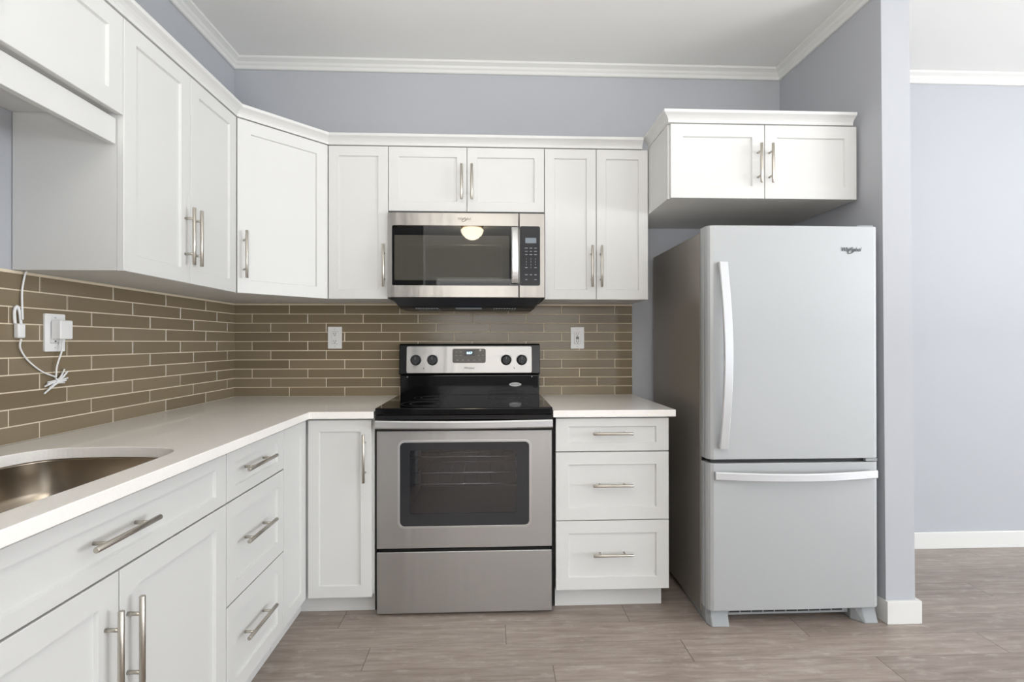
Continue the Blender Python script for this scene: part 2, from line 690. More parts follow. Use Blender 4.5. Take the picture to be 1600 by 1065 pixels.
e = 0.001
crown('trim_1', [(e, RY + e), (e, -e), (3.0625, -e), (3.0715, -0.734)], [(1, 0), (1, -1), (-1, -1), (-1, 0)])
crown('trim_2', [(3.192, -e), (RX - e, -e)], [(0, -1), (0, -1)])

# tiled backsplash
ZC = 0.897                        # worktop height
TP, TL, G = 0.0502, 0.3005, 0.0042
b = B()


def tile_wall(bt, F, length, start, z_top):
    rows = 10
    for r in range(rows):
        z0 = ZC + 0.0035 + r * TP
        z1 = min(z0 + TP - G, z_top)
        u = start - (r % 3) * TL / 3
        while u > 0:
            u -= TL
        while u < length:
            a, c = max(u + G / 2, 0.0), min(u + TL - G / 2, length)
            if c - a > 0.006:
                ch = 0.0012
                lv = [[bt.verts.new(F(x, y, w)) for x, y in ((a + k, z0 + k), (c - k, z0 + k), (c - k, z1 - k), (a + k, z1 - k))]
                      for k, w in ((0, 0), (0, 0.0062), (ch, 0.0072))]
                bt.faces.new(lv[2])
                for p, q in zip(lv, lv[1:]):
                    for i in range(4):
                        bt.faces.new((p[i], p[(i + 1) % 4], q[(i + 1) % 4], q[i]))
            u += TL


gb = B()
box(gb, 0.0012, -0.0062, ZC + 0.001, 2.2035, -0.0012, 1.4072)
sp1 = struct(obj('tile_backsplash', gb, M['grout']), 'taupe glass subway tile behind range')
tile_wall(b, frame((0, -0.0012, 0), (1, 0, 0), (0, -1, 0)), 2.203, 0.301, 1.3995)
struct(obj('tile_field', b, M['tile'], sp1))
gb = B()
box(gb, 0.0012, -2.6, ZC + 0.001, 0.0062, -0.0075, 1.4072)
sp2 = struct(obj('tile_backsplash', gb, M['grout']), 'taupe glass subway tile above sink counter')
b = B()
tile_wall(b, frame((0.0012, -2.6, 0), (0, 1, 0), (1, 0, 0)), 2.5918, 2.6 - 0.288, 1.3995)
struct(obj('tile_field', b, M['tile'], sp2))

# ------------------------------------------------------------------ base cabinets
DP = 0.611                        # door face distance from the wall
BT = 0.866                        # underside of worktop
PX = frame((DP - 0.019, 0, 0), (0, 1, 0), (1, 0, 0))       # left run face: u = y
PY = frame((0, -DP + 0.019, 0), (1, 0, 0), (0, -1, 0))     # back run face: u = x
CF = DP - 0.0205                  # carcass front
TK = 0.098                        # toe kick height

# lazy corner cabinet: L-shaped body, folding door pair
c = thing('corner_base_cabinet', 'white corner base cabinet with folding narrow doors left of the range', 'cabinet', (0.3, -0.3, 0))
b = B()
prism(b, [(0.003, -0.003), (0.899, -0.003), (0.899, -CF), (CF, -CF), (CF, -0.843), (0.003, -0.843)], TK, BT - 0.001)
obj('body', b, M['cab_in'], c)
d = shaker('door', PX, -0.840, 0.092, -DP - 0.003, 0.858, c, 0.05)
d = shaker('door', PY, DP + 0.008, 0.092, 0.889, 0.858, c, 0.046, 0.05)
pull(PY, 0.862, 0.697, 0.207, True, d)
b = B()
prism(b, [(0.005, -0.005), (0.895, -0.005), (0.895, -0.540), (0.562, -0.540), (0.562, -0.843), (0.005, -0.843)], 0.0, TK - 0.001)
obj('toe_kick', b, M['cab'], c)

# drawer stack on the sink run
c = thing('drawer_base_cabinet', 'white three-drawer base cabinet between sink cabinet and corner', 'cabinet', (0.3, -1.05, 0))
bx('body', M['cab_in'], c, 0.003, -0.8450, TK, CF, -1.257, BT - 0.001)
bx('toe_kick', M['cab'], c, 0.005, -0.8450, 0.0, 0.562, -1.257, TK - 0.001)
for z0, z1, rv, hz in ((0.710, 0.858, 0.036, 0.792), (0.395, 0.705, 0.052, 0.564), (0.092, 0.390, 0.052, 0.258)):
    d = shaker('drawer', PX, -1.2555, z0, -0.8445, z1, c, 0.052, rv)
    pull(PX, -1.082, hz, 0.207, False, d)

# sink cabinet
c = thing('sink_base_cabinet', 'white sink base cabinet with wide false front and two doors', 'cabinet', (0.3, -1.7, 0))
# open-topped carcass so that the bowl hangs inside it
b = B()
box(b, 0.003, -1.2600, TK, CF, -1.2780, BT - 0.001)
box(b, 0.003, -2.1280, TK, CF, -2.1100, BT - 0.001)
box(b, 0.003, -1.2780, TK, CF, -2.1100, TK + 0.018)
box(b, 0.003, -1.2780, TK, 0.015, -2.1100, BT - 0.001)
box(b, CF - 0.016, -1.2780, 0.690, CF, -2.1100, BT - 0.001)
box(b, CF - 0.016, -1.6750, TK + 0.018, CF, -1.7110, 0.690)
obj('body', b, M['cab_in'], c)
bx('toe_kick', M['cab'], c, 0.005, -1.2600, 0.0, 0.562, -2.128, TK - 0.001)
d = shaker('false_front', PX, -2.1265, 0.710, -1.2605, 0.858, c, 0.055, 0.034)
pull(PX, -1.705, 0.791, 0.190, False, d)
d = shaker('door', PX, -2.1265, 0.092, -1.6955, 0.705, c, 0.055)
pull(PX, -1.733, 0.535, 0.207, True, d)
d = shaker('door', PX, -1.6915, 0.092, -1.2605, 0.705, c, 0.055)
pull(PX, -1.670, 0.535, 0.207, True, d)

# drawers right of the range
c = thing('drawer_base_cabinet', 'white three-drawer base cabinet between the range and refrigerator', 'cabinet', (1.94, -0.3, 0))
bx('body', M['cab_in'], c, 1.6935, -0.003, TK, 2.193, -CF, BT - 0.001)
bx('toe_kick', M['cab'], c, 1.6960, -0.005, 0.0, 2.184, -0.540, TK - 0.001)
for z0, z1, rv, hz in ((0.714, 0.8585, 0.036, 0.795), (0.4105, 0.709, 0.054, 0.568), (0.104, 0.4065, 0.054, 0.265)):
    d = shaker('drawer', PY, 1.6920, z0, 2.195, z1, c, 0.056, rv)
    pull(PY, 1.940, hz, 0.176, False, d)

# ------------------------------------------------------------------ worktops and sink
DC = 0.632
SK = []


def sink_outline(grow=0.0):
    """rounded D-shaped cut-out: the end nearest the corner is bowed with soft corners"""
    ctl = [(0.553, -2.02), (0.553, -1.75), (0.552, -1.56), (0.550, -1.47), (0.547, -1.43), (0.537, -1.392), (0.512, -1.362), (0.470, -1.345),
           (0.400, -1.334), (0.320, -1.330), (0.250, -1.333), (0.200, -1.342), (0.165, -1.362), (0.142, -1.395), (0.128, -1.44), (0.122, -1.50),
           (0.120, -1.60), (0.120, -1.75), (0.120, -2.02)]
    out = []
    for i in range(len(ctl) - 1):
        p = [Vector(ctl[max(0, min(len(ctl) - 1, i + k))]) for k in (-1, 0, 1, 2)]
        for k in range(4):
            t = k / 4
            q = 0.5 * ((2 * p[1]) + (p[2] - p[0]) * t + (2 * p[0] - 5 * p[1] + 4 * p[2] - p[3]) * t * t + (3 * p[1] - p[0] - 3 * p[2] + p[3]) * t ** 3)
            out.append((q.x, q.y))
    return out + [ctl[-1]]


HOLE = sink_outline()
b = B()
plate(b, [(0.009, -0.009), (0.903, -0.009), (0.903, -DC), (DC, -DC), (DC, -2.55), (0.009, -2.55)], [HOLE], FZ(ZC), 0.030)
tag(obj('countertop', b, M['quartz'], None, 0.002, 2), 'pale quartz L-shaped countertop with the sink cut-out', 'countertop')
b = B()
plate(b, [(1.6775, -0.009), (2.214, -0.009), (2.220, -DC), (1.6775, -DC)], [], FZ(ZC), 0.030)
tag(obj('countertop', b, M['quartz'], None, 0.002, 2), 'short pale quartz countertop between the range and refrigerator', 'countertop')

# undermount bowl
sk = thing('kitchen_sink', 'stainless steel undermount sink set in the pale countertop', 'sink', (0.35, -1.7, 0.7))
b = B()
zt = ZC - 0.0312
levels = [(0.016, zt), (0.004, zt), (0.004, zt - 0.004), (0.000, zt - 0.085), (-0.010, zt - 0.108), (-0.030, zt - 0.122), (-0.06, zt - 0.128)]
rings = []
for g_, z in levels:
    base = sink_outline(0.0)
    cx = sum(p[0] for p in base) / len(base)
    n = len(base)
    ring = []
    for i, (x, y) in enumerate(base):
        p, q = base[i - 1], base[(i + 1) % n]
        tx, ty = q[0] - p[0], q[1] - p[1]
        L = math.hypot(tx, ty) or 1
        ring.append(b.verts.new((x + ty / L * g_, y - tx / L * g_, z)))
    rings.append(ring)
for p, q in zip(rings, rings[1:]):
    for i in range(len(p)):
        f = b.faces.new((p[i], p[(i + 1) % len(p)], q[(i + 1) % len(p)], q[i]))
        f.smooth = True
b.faces.new(rings[-1])
bowl = obj('bowl', b, M['sink'], sk)
md = bowl.modifiers.new('wall', 'SOLIDIFY'); md.thickness = 0.0012; md.offset = -1
b = B()
lathe(b, [(0.045, zt - 0.1275), (0.045, zt - 0.1255), (0.036, zt - 0.1250), (0.030, zt - 0.1268)], 24, 'z', (0.34, -1.74, 0))
obj('drain', b, M['steel_bright'], sk)

# ------------------------------------------------------------------ wall cabinets
UD = 0.320
UC = UD - 0.0205
UB, UT = 1.4075, 2.160
UX = frame((UD - 0.019, 0, 0), (0, 1, 0), (1, 0, 0))
UY = frame((0, -UD + 0.019, 0), (1, 0, 0), (0, -1, 0))

# over the sink, with valance
c = thing('wall_cabinet', 'short white wall cabinet with valance above the sink', 'cabinet', (0.15, -1.7, 1.87))
bx('body', M['cab_in'], c, 0.003, -1.2785, 1.872, UC, -2.125, UT)
bx('valance', M['cab'], c, UC - 0.020, -1.2785, 1.780, UC + 0.001, -2.125, 1.8565, bevel=0.0015)
shaker('door', UX, -1.7005, 1.8675, -1.2765, UT - 0.002, c, 0.055)
shaker('door', UX, -2.1235, 1.8675, -1.7035, UT - 0.002, c, 0.055)

# tall pair on the left wall
c = thing('wall_cabinet', 'tall white double-door wall cabinet on the left wall above taupe tile', 'cabinet', (0.15, -0.94, UB))
bx('body', M['cab_in'], c, 0.003, -0.6190, UB + 0.001, UC, -1.2745, UT)
for u0, u1, hu in ((-1.2735, -0.9460, -0.9760), (-0.9430, -0.6185, -0.930)):
    d = shaker('door', UX, u0, UB, u1, UT - 0.002, c, 0.052)
    pull(UX, hu, 1.573, 0.204, True, d, r=0.006)

# diagonal corner
c = thing('corner_wall_cabinet', 'white diagonal corner wall cabinet with one wide door', 'cabinet', (0.2, -0.2, UB))
A_, B_ = Vector((UD, -0.6165, 0)), Vector((0.6115, -UD, 0))
du = (B_ - A_).normalized()
nn = Vector((du.y, -du.x, 0))
DL = (B_ - A_).length
FD = frame(A_ - nn * 0.019, du, nn)
q1, q2 = A_ - nn * 0.0205, B_ - nn * 0.0205
b = B()
prism(b, [(0.003, -0.003), (0.6095, -0.003), (0.6095, -0.298), (q2.x - 0.004, q2.y), (q1.x, q1.y + 0.004), (0.298, -0.6170), (0.003, -0.6170)], UB + 0.001, UT)
obj('body', b, M['cab_in'], c)
d = shaker('door', FD, 0.003, UB, DL - 0.003, UT - 0.002, c, 0.055)
pull(FD, 0.030, 1.573, 0.204, True, d, r=0.006)

# narrow single door
c = thing('wall_cabinet', 'narrow white single-door wall cabinet left of the microwave', 'cabinet', (0.75, -0.15, UB))
bx('body', M['cab_in'], c, 0.6125, -0.003, UB + 0.001, 0.9005, -UC, UT)
d = shaker('door', UY, 0.6135, UB, 0.9010, UT - 0.002, c, 0.047)
pull(UY, 0.884, 1.569, 0.208, True, d, r=0.006)

# over the microwave
c = thing('wall_cabinet', 'short white double-door wall cabinet above the microwave', 'cabinet', (1.29, -0.15, 1.84))
bx('body', M['cab_in'], c, 0.9030, -0.003, 1.842, 1.6725, -UC, UT)
for u0, u1, hu in ((0.9040, 1.2875, 1.263), (1.2905, 1.6720, 1.313)):
    d = shaker('door', UY, u0, 1.841, u1, UT - 0.002, c, 0.048)
    pull(UY, hu, 1.981, 0.173, True, d, r=0.006)

# right of the microwave
c = thing('wall_cabinet', 'white double-door wall cabinet between the microwave and refrigerator', 'cabinet', (1.93, -0.15, UB))
bx('body', M['cab_in'], c, 1.6745, -0.003, UB + 0.001, 2.1955, -UC, UT)
for u0, u1, hu in ((1.6755, 1.9325, 1.908), (1.9355, 2.1955, 1.955)):
    d = shaker('door', UY, u0, UB, u1, UT - 0.002, c, 0.047)
    pull(UY, hu, 1.570, 0.206, True, d, r=0.006)

# over the fridge
OD = 0.606
OY = frame((0, -OD + 0.019, 0), (1, 0, 0), (0, -1, 0))
c = thing('wall_cabinet', 'deep white double-door wall cabinet above the refrigerator', 'cabinet', (2.63, -0.3, 1.837))
bx('body', M['cab_in'], c, 2.2005, -0.003, 1.8375, 3.0610, -OD + 0.0205, 2.170)
for u0, u1, hu in ((2.2085, 2.6345, 2.605), (2.6375, 3.0615, 2.657)):
    d = shaker('door', OY, u0, 1.8375, u1, 2.168, c, 0.055)
    pull(OY, hu, 1.988, 0.175, True, d, r=0.006)

# crown on top of the cabinets
CP = [(0.0, 0.0), (0.004, 0.0), (0.005, 0.012), (0.010, 0.020), (0.018, 0.028), (0.027, 0.034), (0.030, 0.036), (0.031, 0.048), (-0.018, 0.048), (-0.018, 0.0)]


def cab_crown(name, path, z, closed_ends=True):
    """path = [(x, y)] along the door faces, outward side is to the right of travel"""
    b = B()
    rings = []
    P = [Vector((x, y)) for x, y in path]
    for i, p in enumerate(P):
        ns = []
        if i > 0:
            t = (p - P[i - 1]).normalized(); ns.append(Vector((t.y, -t.x)))
        if i < len(P) - 1:
            t = (P[i + 1] - p).normalized(); ns.append(Vector((t.y, -t.x)))
        m_ = sum(ns, Vector((0, 0))).normalized()
        m_ = m_ / max(0.3, m_.dot(ns[0]))
        rings.append([b.verts.new((p.x + m_.x * d, p.y + m_.y * d, z + h)) for d, h in CP])
    k = len(CP)
    for p, q in zip(rings, rings[1:]):
        for i in range(k):
            b.faces.new((p[i], p[(i + 1) % k], q[(i + 1) % k], q[i]))
    b.faces.new(rings[0][::-1]); b.faces.new(rings[-1])
    return obj(name, b, M['cab'])


o = cab_crown('cabinet_crown_molding', [(UD, -2.125), (UD, -0.6165), (0.6115, -UD), (2.1655, -UD)], UT + 0.002)
tag(o, 'white crown molding along the tops of the left and range-side wall cabinets', 'molding')
o = cab_crown('cabinet_crown_molding', [(2.2005, -0.318), (2.2005, -OD), (3.042, -OD)], 2.1715)
tag(o, 'white crown molding capping the cabinet above the refrigerator', 'molding')

# ------------------------------------------------------------------ microwave
MX0, MX1, MY, MZ0, MZ1 = 0.9055, 1.6705, -0.350, 1.4135, 1.8265
mw = thing('microwave', 'stainless steel over-the-range microwave with black glass door', 'microwave', (1.288, -0.17, MZ0))
# housing with sloped dark underside
b = B()
prof = [(-0.012, 1.836), (-0.332, 1.836), (-0.332, 1.414), (-0.322, 1.405), (-0.285, 1.377), (-0.25, 1.366), (-0.03, 1.366), (-0.012, 1.385)]
va = [b.verts.new((MX0 + 0.002 + (0.04 if z < 1.38 else 0.018 if z < 1.406 else 0), y, z)) for y, z in prof]
vb = [b.verts.new((MX1 - 0.002 - (0.04 if z < 1.38 else 0.018 if z < 1.406 else 0), y, z)) for y, z in prof]
b.faces.new(va); b.faces.new(vb[::-1])
for i in range(len(prof)):
    j = (i + 1) % len(prof)
    b.faces.new((va[i], va[j], vb[j], vb[i]))
obj('housing', b, M['darkplastic'], mw)
for gx in (1.03, 1.42):
    b = B()
    for k in range(9):
        box(b, gx + k * 0.013, -0.292, 1.3630, gx + k * 0.013 + 0.007, -0.10, 1.3655)
    obj('vent_grille', b, M['palegrey'], mw)
b = B(); box(b, 1.23, -0.30, 1.3640, 1.36, -0.20, 1.3656)
obj('cooktop_light_lens', b, M['lcd'], mw)
# door: steel surround with black glass
DXR = 1.5425
b = B()
plate(b, [(MX0, MZ0), (DXR, MZ0), (DXR, MZ1), (MX0, MZ1)], [rrect(0.926, 1.4725, DXR - 0.0015, 1.7635, 0.006)], FY(MY), 0.017)
door = obj('door', b, M['mw_steel'], mw, 0.0015)
b = B(); plate(b, rrect(0.9265, 1.473, DXR - 0.002, 1.763, 0.006), [], FY(MY + 0.0015), 0.010)
obj('door_glass', b, M['mw_mask'], door)
b = B(); plate(b, rrect(0.938, 1.497, 1.497, 1.716, 0.004), [], FY(MY + 0.0008), 0.003)
obj('door_window', b, M['mw_mesh'], door)
b = B()
plate(b, rrect(0.972, 1.507, 1.462, 1.672, 0.006), [rrect(0.977, 1.512, 1.457, 1.667, 0.004)], FY(MY + 0.0003), 0.001)
obj('window_frame_line', b, M['mw_line'], door)
path, side = [], []
for i in range(17):
    s = i / 16
    z = 1.4835 + s * (1.7545 - 1.4835)
    dd = 0.012 + 0.026 * math.sin(PI * s) ** 0.8
    path.append(Vector((1.523, MY - dd, z)))
    side.append((Vector((1, 0, 0)), Vector((0, -1, 0))))
b = B()
sweep(b, path, [(-0.0165, 0), (0.0165, 0), (0.0165, 0.006), (0.012, 0.009), (-0.012, 0.009), (-0.0165, 0.006)], side)
for z in (1.492, 1.746):
    box(b, 1.510, MY - 0.016, z - 0.006, 1.536, MY + 0.0010, z + 0.006)
obj('handle', b, M['steel_bright'], door)
# control side
b = B()
plate(b, [(DXR + 0.004, MZ0), (MX1, MZ0), (MX1, MZ1), (DXR + 0.004, MZ1)], [rrect(DXR + 0.0055, 1.4725, 1.648, 1.7635, 0.010)], FY(MY), 0.017)
cp = obj('control_panel', b, M['mw_steel'], mw, 0.0015)
b = B(); plate(b, rrect(DXR + 0.006, 1.473, 1.6475, 1.763, 0.010), [], FY(MY + 0.0015), 0.010)
obj('control_glass', b, M['mw_control'], cp)
b = B(); plate(b, rrect(1.576, 1.681, 1.630, 1.707, 0.002), [], FY(MY + 0.0005), 0.002)
obj('display', b, M['lcd'], cp)
words = [(1.657, ('popcorn', 'potato', 'pizza')), (1.641, ('reheat', 'beverage', 'defrost')), (1.625, ('cook', 'soften', 'add 30')),
         (1.603, ('1', '2', '3')), (1.589, ('4', '5', '6')), (1.575, ('7', '8', '9')), (1.561, ('timer', '0', 'power')),
         (1.526, ('cancel', 'light', 'start')), (1.502, ('vent', '', 'clock'))]
for z, ws in words:
    for i, w_ in enumerate(ws):
        if not w_:
            continue
        u = 1.581 + i * 0.0225
        if w_.isdigit():
            text('key_number', w_, 0.011, M['palegrey'], cp, (u, MY + 0.0010, z), 0.0004, sx=0.8)
        else:
            hw = 0.0052 + 0.0007 * (len(w_) % 4)
            b = B(); plate(b, rrect(u - hw, z - 0.0016, u + hw, z + 0.0016, 0.0008, 2), [], FY(MY + 0.0011), 0.0006)
            obj('key_mark', b, M['palegrey'], cp)


def script_logo(parent, x, y, z, w, m, name='brand_logo', fancy=True):
    """slanted script lettering with the looping swoosh through it"""
    o = text(name, 'Whirlpool', w * 0.26, m, parent, (x, y, z), 0.0004, 0.25, w * 0.003, 0.86)
    if fancy:
        b = B()
        pts = []
        for i in range(30):
            a = math.radians(60 + 292 * i / 29)
            px, pz = 0.235 * w * math.cos(a), 0.10 * w * math.sin(a)
            ca, sa = math.cos(0.66), math.sin(0.66)
            pts.append((x + 0.06 * w + px * ca - pz * sa, y - 0.0003, z - 0.02 * w + px * sa + pz * ca))
        tube(b, pts, [w * (0.008 + 0.010 * math.sin(PI * i / 29)) for i in range(30)], 6)
        obj('logo_swoosh', b, m, parent)
    return o


script_logo(mw, 1.276, MY - 0.0003, 1.797, 0.070, M['mw_logo'])

# ------------------------------------------------------------------ range
RX0, RX1, RFY = 0.9105, 1.6745, -0.603
rg = thing('electric_range', 'freestanding stainless electric range with black glass cooktop', 'range', (1.2925, -0.32, 0))
b = B()                              # hollow black cabinet
box(b, RX0 - 0.0085, -0.012, 0.03, RX0 + 0.014, RFY + 0.035, 0.862)
box(b, RX0 + 0.001, -0.012, 0.862, RX0 + 0.014, RFY + 0.035, 0.878)
box(b, RX0 - 0.0085, RFY + 0.035, 0.03, RX0 - 0.0012, RFY + 0.006, 0.862)
box(b, RX1 + 0.0012, RFY + 0.035, 0.03, RX1 + 0.0085, RFY + 0.006, 0.862)
box(b, RX1 - 0.014, -0.012, 0.03, RX1 + 0.0085, RFY + 0.035, 0.862)
box(b, RX1 - 0.014, -0.012, 0.862, RX1 - 0.001, RFY + 0.035, 0.878)
box(b, RX0 + 0.014, -0.012, 0.03, RX1 - 0.014, -0.030, 0.878)
box(b, RX0 + 0.014, -0.030, 0.03, RX1 - 0.014, RFY + 0.035, 0.050)
box(b, RX0 + 0.014, -0.030, 0.275, RX1 - 0.014, RFY + 0.035, 0.295)
box(b, RX0 + 0.014, -0.030, 0.858, RX1 - 0.014, RFY + 0.035, 0.878)
obj('body', b, M['black'], rg)
for fx_ in (RX0 + 0.05, RX1 - 0.05):
    for fy_ in (-0.07, -0.52):
        b = B(); lathe(b, [(0.016, 0.0), (0.018, 0.004), (0.018, 0.012), (0.008, 0.014), (0.008, 0.031)], 14, 'z', (fx_, fy_, 0))
        obj('leveling_foot', b, M['black'], rg)
# storage drawer
b = B(); box(b, RX0, RFY + 0.033, 0.0125, RX1, RFY, 0.2805)
obj('storage_drawer', b, M['steel'], rg, 0.003, 3)
# oven door
b = B()
plate(b, [(RX0, 0.2960), (RX1, 0.2960), (RX1, 0.8080), (RX0, 0.8080)], [rrect(1.0035, 0.385, 1.5815, 0.764, 0.026, 8)], FY(RFY), 0.032)
od = obj('oven_door', b, M['steel'], rg, 0.002)
b = B()
plate(b, rrect(1.0005, 0.382, 1.5845, 0.767, 0.029, 8), [rrect(1.0105, 0.392, 1.5745, 0.757, 0.020, 8)], FY(RFY - 0.0015), 0.0045)
obj('window_trim', b, M['steel_bright'], od, 0.0008)
b = B()
plate(b, rrect(1.0095, 0.391, 1.5755, 0.758, 0.020, 8), [rrect(1.053, 0.446, 1.518, 0.722, 0.006, 4)], FY(RFY + 0.001), 0.004)
obj('window_border', b, M['frit'], od)
b = B(); plate(b, rrect(1.0525, 0.4455, 1.5185, 0.7225, 0.006, 4), [], FY(RFY + 0.002), 0.003)
obj('window_glass', b, M['ovenglass'], od)
b = B(); box(b, RX0 + 0.002, RFY + 0.032, 0.8090, RX1 - 0.002, RFY - 0.004, 0.8215)
obj('door_top_edge', b, M['black'], od)
path, side = [], []
for i in range(25):
    s = i / 24
    path.append(Vector((RX0 + s * (RX1 - RX0), RFY - 0.028 - 0.014 * math.sin(PI * s), 0.8415 - 0.002 * math.sin(PI * s))))
    side.append((Vector((0, 0, 1)), Vector((0, -1, 0))))
b = B()
sweep(b, path, [(-0.018, 0), (0.018, 0), (0.018, 0.008), (0.012, 0.012), (-0.012, 0.012), (-0.018, 0.008)], side)
obj('handle', b, M['steel_bright'], od, 0.001)
for x0, x1 in ((RX0 + 0.001, RX0 + 0.022), (RX1 - 0.022, RX1 - 0.001)):
    b = B(); box(b, x0, RFY - 0.0285, 0.826, x1, RFY + 0.02, 0.858)
    obj('handle_bracket', b, M['black'], od)
# oven cavity with racks
b = B()
x0, x1, y0, y1, z0, z1 = 1.03, 1.54, RFY + 0.036, -0.10, 0.42, 0.76
v = [b.verts.new(p) for p in ((x0, y0, z0), (x1, y0, z0), (x1, y1, z0), (x0, y1, z0), (x0, y0, z1), (x1, y0, z1), (x1, y1, z1), (x0, y1, z1))]
for f in ((0, 3, 2, 1), (4, 5, 6, 7), (1, 2, 6, 5), (2, 3, 7, 6), (3, 0, 4, 7)):
    b.faces.new([v[i] for i in f])
cv = obj('oven_cavity', b, M['cavity'], rg)
md = cv.modifiers.new('wall', 'SOLIDIFY'); md.thickness = 0.004; md.offset = 1
for z in (0.560, 0.610, 0.682):
    b = B()
    for yy in (RFY + 0.055, -0.13):
        tube(b, [(1.035, yy, z), (1.535, yy, z)], 0.0028, 8)
    for k in range(9):
        tube(b, [(1.05 + k * 0.0588, RFY + 0.055, z + 0.0035), (1.05 + k * 0.0588, -0.13, z + 0.0035)], 0.0011, 5)
    obj('oven_rack', b, M['chromewire'], rg)
# cooktop
b = B()
plate(b, rrect(RX0 - 0.003, -0.632, RX1 + 0.002, -0.098, 0.012, 4), [], FZ(0.9115), 0.032)
ct = obj('cooktop', b, M['blackglass'], rg, 0.006, 3)
b = B()
box(b, RX0 + 0.001, RFY + 0.030, 0.8785, RX1 - 0.001, RFY - 0.024, 0.8605)
obj('vent_trim', b, M['black'], rg)
for cx_, cy_, rr_ in ((1.10, -0.48, 0.105), (1.49, -0.48, 0.085), (1.10, -0.23, 0.085), (1.49, -0.23, 0.105)):
    b = B()
    for k in (rr_, rr_ * 0.62):
        ps = [(cx_ + math.cos(a) * k, cy_ + math.sin(a) * k, 0.9116) for a in [2 * PI * i / 40 for i in range(41)]]
        tube(b, ps, 0.0006, 4)
    obj('burner_ring', b, M['darkplastic'], ct)
# backguard: lower riser and overhanging control box
b = B(); box(b, RX0 + 0.008, -0.0135, 0.880, RX1 - 0.006, -0.094, 1.019)
obj('backguard', b, M['blackglass'], rg, 0.006, 3)
b = B()
prof = [(-0.0135, 1.0195), (-0.0985, 1.0195), (-0.1035, 1.026), (-0.0900, 1.178), (-0.080, 1.1865), (-0.0135, 1.1865)]
va = [b.verts.new((RX0 + 0.004, y, z)) for y, z in prof]
vb = [b.verts.new((RX1 - 0.003, y, z)) for y, z in prof]
b.faces.new(va); b.faces.new(vb[::-1])
for i in range(len(prof)):
    j = (i + 1) % len(prof)
    b.faces.new((va[i], va[j], vb[j], vb[i]))
ch = obj('control_box', b, M['black'], rg, 0.003)


def tilt(u, v, w):                   # sloped face of the control box
    f = (v - 1.026) / (1.178 - 1.026)
    return Vector((u, -0.1035 + f * 0.0135 - w, v))


b = B(); plate(b, rrect(0.955, 1.030, 1.627, 1.172, 0.008, 4), [], lambda u, v, w: tilt(u, v, w + 0.003), 0.0028)
pn = obj('control_panel', b, M['steel'], ch, 0.0006)
b = B(); plate(b, rrect(1.200, 1.083, 1.378, 1.160, 0.010, 5), [], lambda u, v, w: tilt(u, v, w + 0.0045), 0.0014)
obj('clock_panel', b, M['tan_panel'], pn)
b = B(); plate(b, rrect(1.262, 1.120, 1.320, 1.152, 0.002, 3), [], lambda u, v, w: tilt(u, v, w + 0.0050), 0.0004)
obj('clock_display', b, M['screen'], pn)
p = tilt(1.291, 1.136, 0.0052)
text('clock_digits', '8:57', 0.017, M['digits'], pn, p, 0.0003, 0.0, 0.0004)
for u, v, wd in [(1.220, 1.142, 0.012), (1.244, 1.142, 0.012), (1.220, 1.124, 0.012), (1.244, 1.124, 0.012), (1.340, 1.124, 0.012), (1.362, 1.124, 0.012),
                 (1.364, 1.148, 0.008)] + [(1.226 + k * 0.030, 1.099, 0.013) for k in range(5)]:
    b = B(); plate(b, rrect(u - wd / 2, v - 0.0011, u + wd / 2, v + 0.0011, 0.0006, 2), [], lambda p_, q_, w: tilt(p_, q_, w + 0.0049), 0.0003)
    obj('touch_key_mark', b, M['palegrey'], pn)
b = B(); lathe(b, [(0.0060, 0.0), (0.0060, 0.0006), (0.0040, 0.0008)], 16, '-y', tilt(1.349, 1.151, 0.0045))
obj('start_button', b, M['label_oval'], pn)
script_logo(pn, 1.289, tilt(0, 1.056, 0.0035).y, 1.056, 0.060, M['ink'], fancy=False)
for kx in (1.004, 1.093, 1.489, 1.573):
    at = tilt(kx, 1.099, 0.003)
    b = B(); lathe(b, [(0.0285, 0.0), (0.0285, 0.004), (0.0245, 0.007), (0.0215, 0.022), (0.019, 0.0245)], 32, '-y', at)
    box(b, at.x - 0.0042, at.y - 0.031, at.z - 0.020, at.x + 0.0042, at.y - 0.020, at.z + 0.020)
    k_ = obj('knob', b, M['darkplastic'], ch)
    b = B(); box(b, at.x - 0.0009, at.y - 0.0318, at.z + 0.004, at.x + 0.0009, at.y - 0.0306, at.z + 0.019)
    obj('pointer', b, M['palegrey'], k_)
    b = B()
    ps = [(at.x + math.cos(a) * 0.0315, at.y - 0.0003, at.z + math.sin(a) * 0.0315) for a in [math.radians(125 + 290 * i / 30) for i in range(31)]]
    tube(b, ps, 0.0005, 4)
    obj('dial_ring', b, M['ink'], pn)
for kx in (1.046, 1.532):
    b = B(); lathe(b, [(0.003, 0.0), (0.003, 0.0008), (0.002, 0.001)], 12, '-y', tilt(kx, 1.055, 0.003))
    obj('indicator_lamp', b, M['ink'], pn)
for kx in (0.958, 1.628):
    b = B(); lathe(b, [(0.0035, 0.0), (0.0035, 0.0015), (0.002, 0.0022)], 12, '-y', (kx, -0.094, 1.008))
    obj('screw', b, M['palegrey'], rg)
b = B()
ov = [(1.538 + 0.033 * math.cos(2 * PI * i / 36), 0.966 + 0.0105 * math.sin(2 * PI * i / 36)) for i in range(36)]
plate(b, ov, [], FY(-0.0945), 0.0004)
st = obj('oval_sticker', b, M['label_oval'], rg)
b = B()                              # unreadable slanted script on the sticker
tube(b, [(1.516 + 0.0011 * i, -0.0950, 0.9665 + 0.0026 * math.sin(i * 1.15) * (1 - i / 60)) for i in range(40)], 0.0006, 5)
obj('sticker_script', b, M['ink'], st)

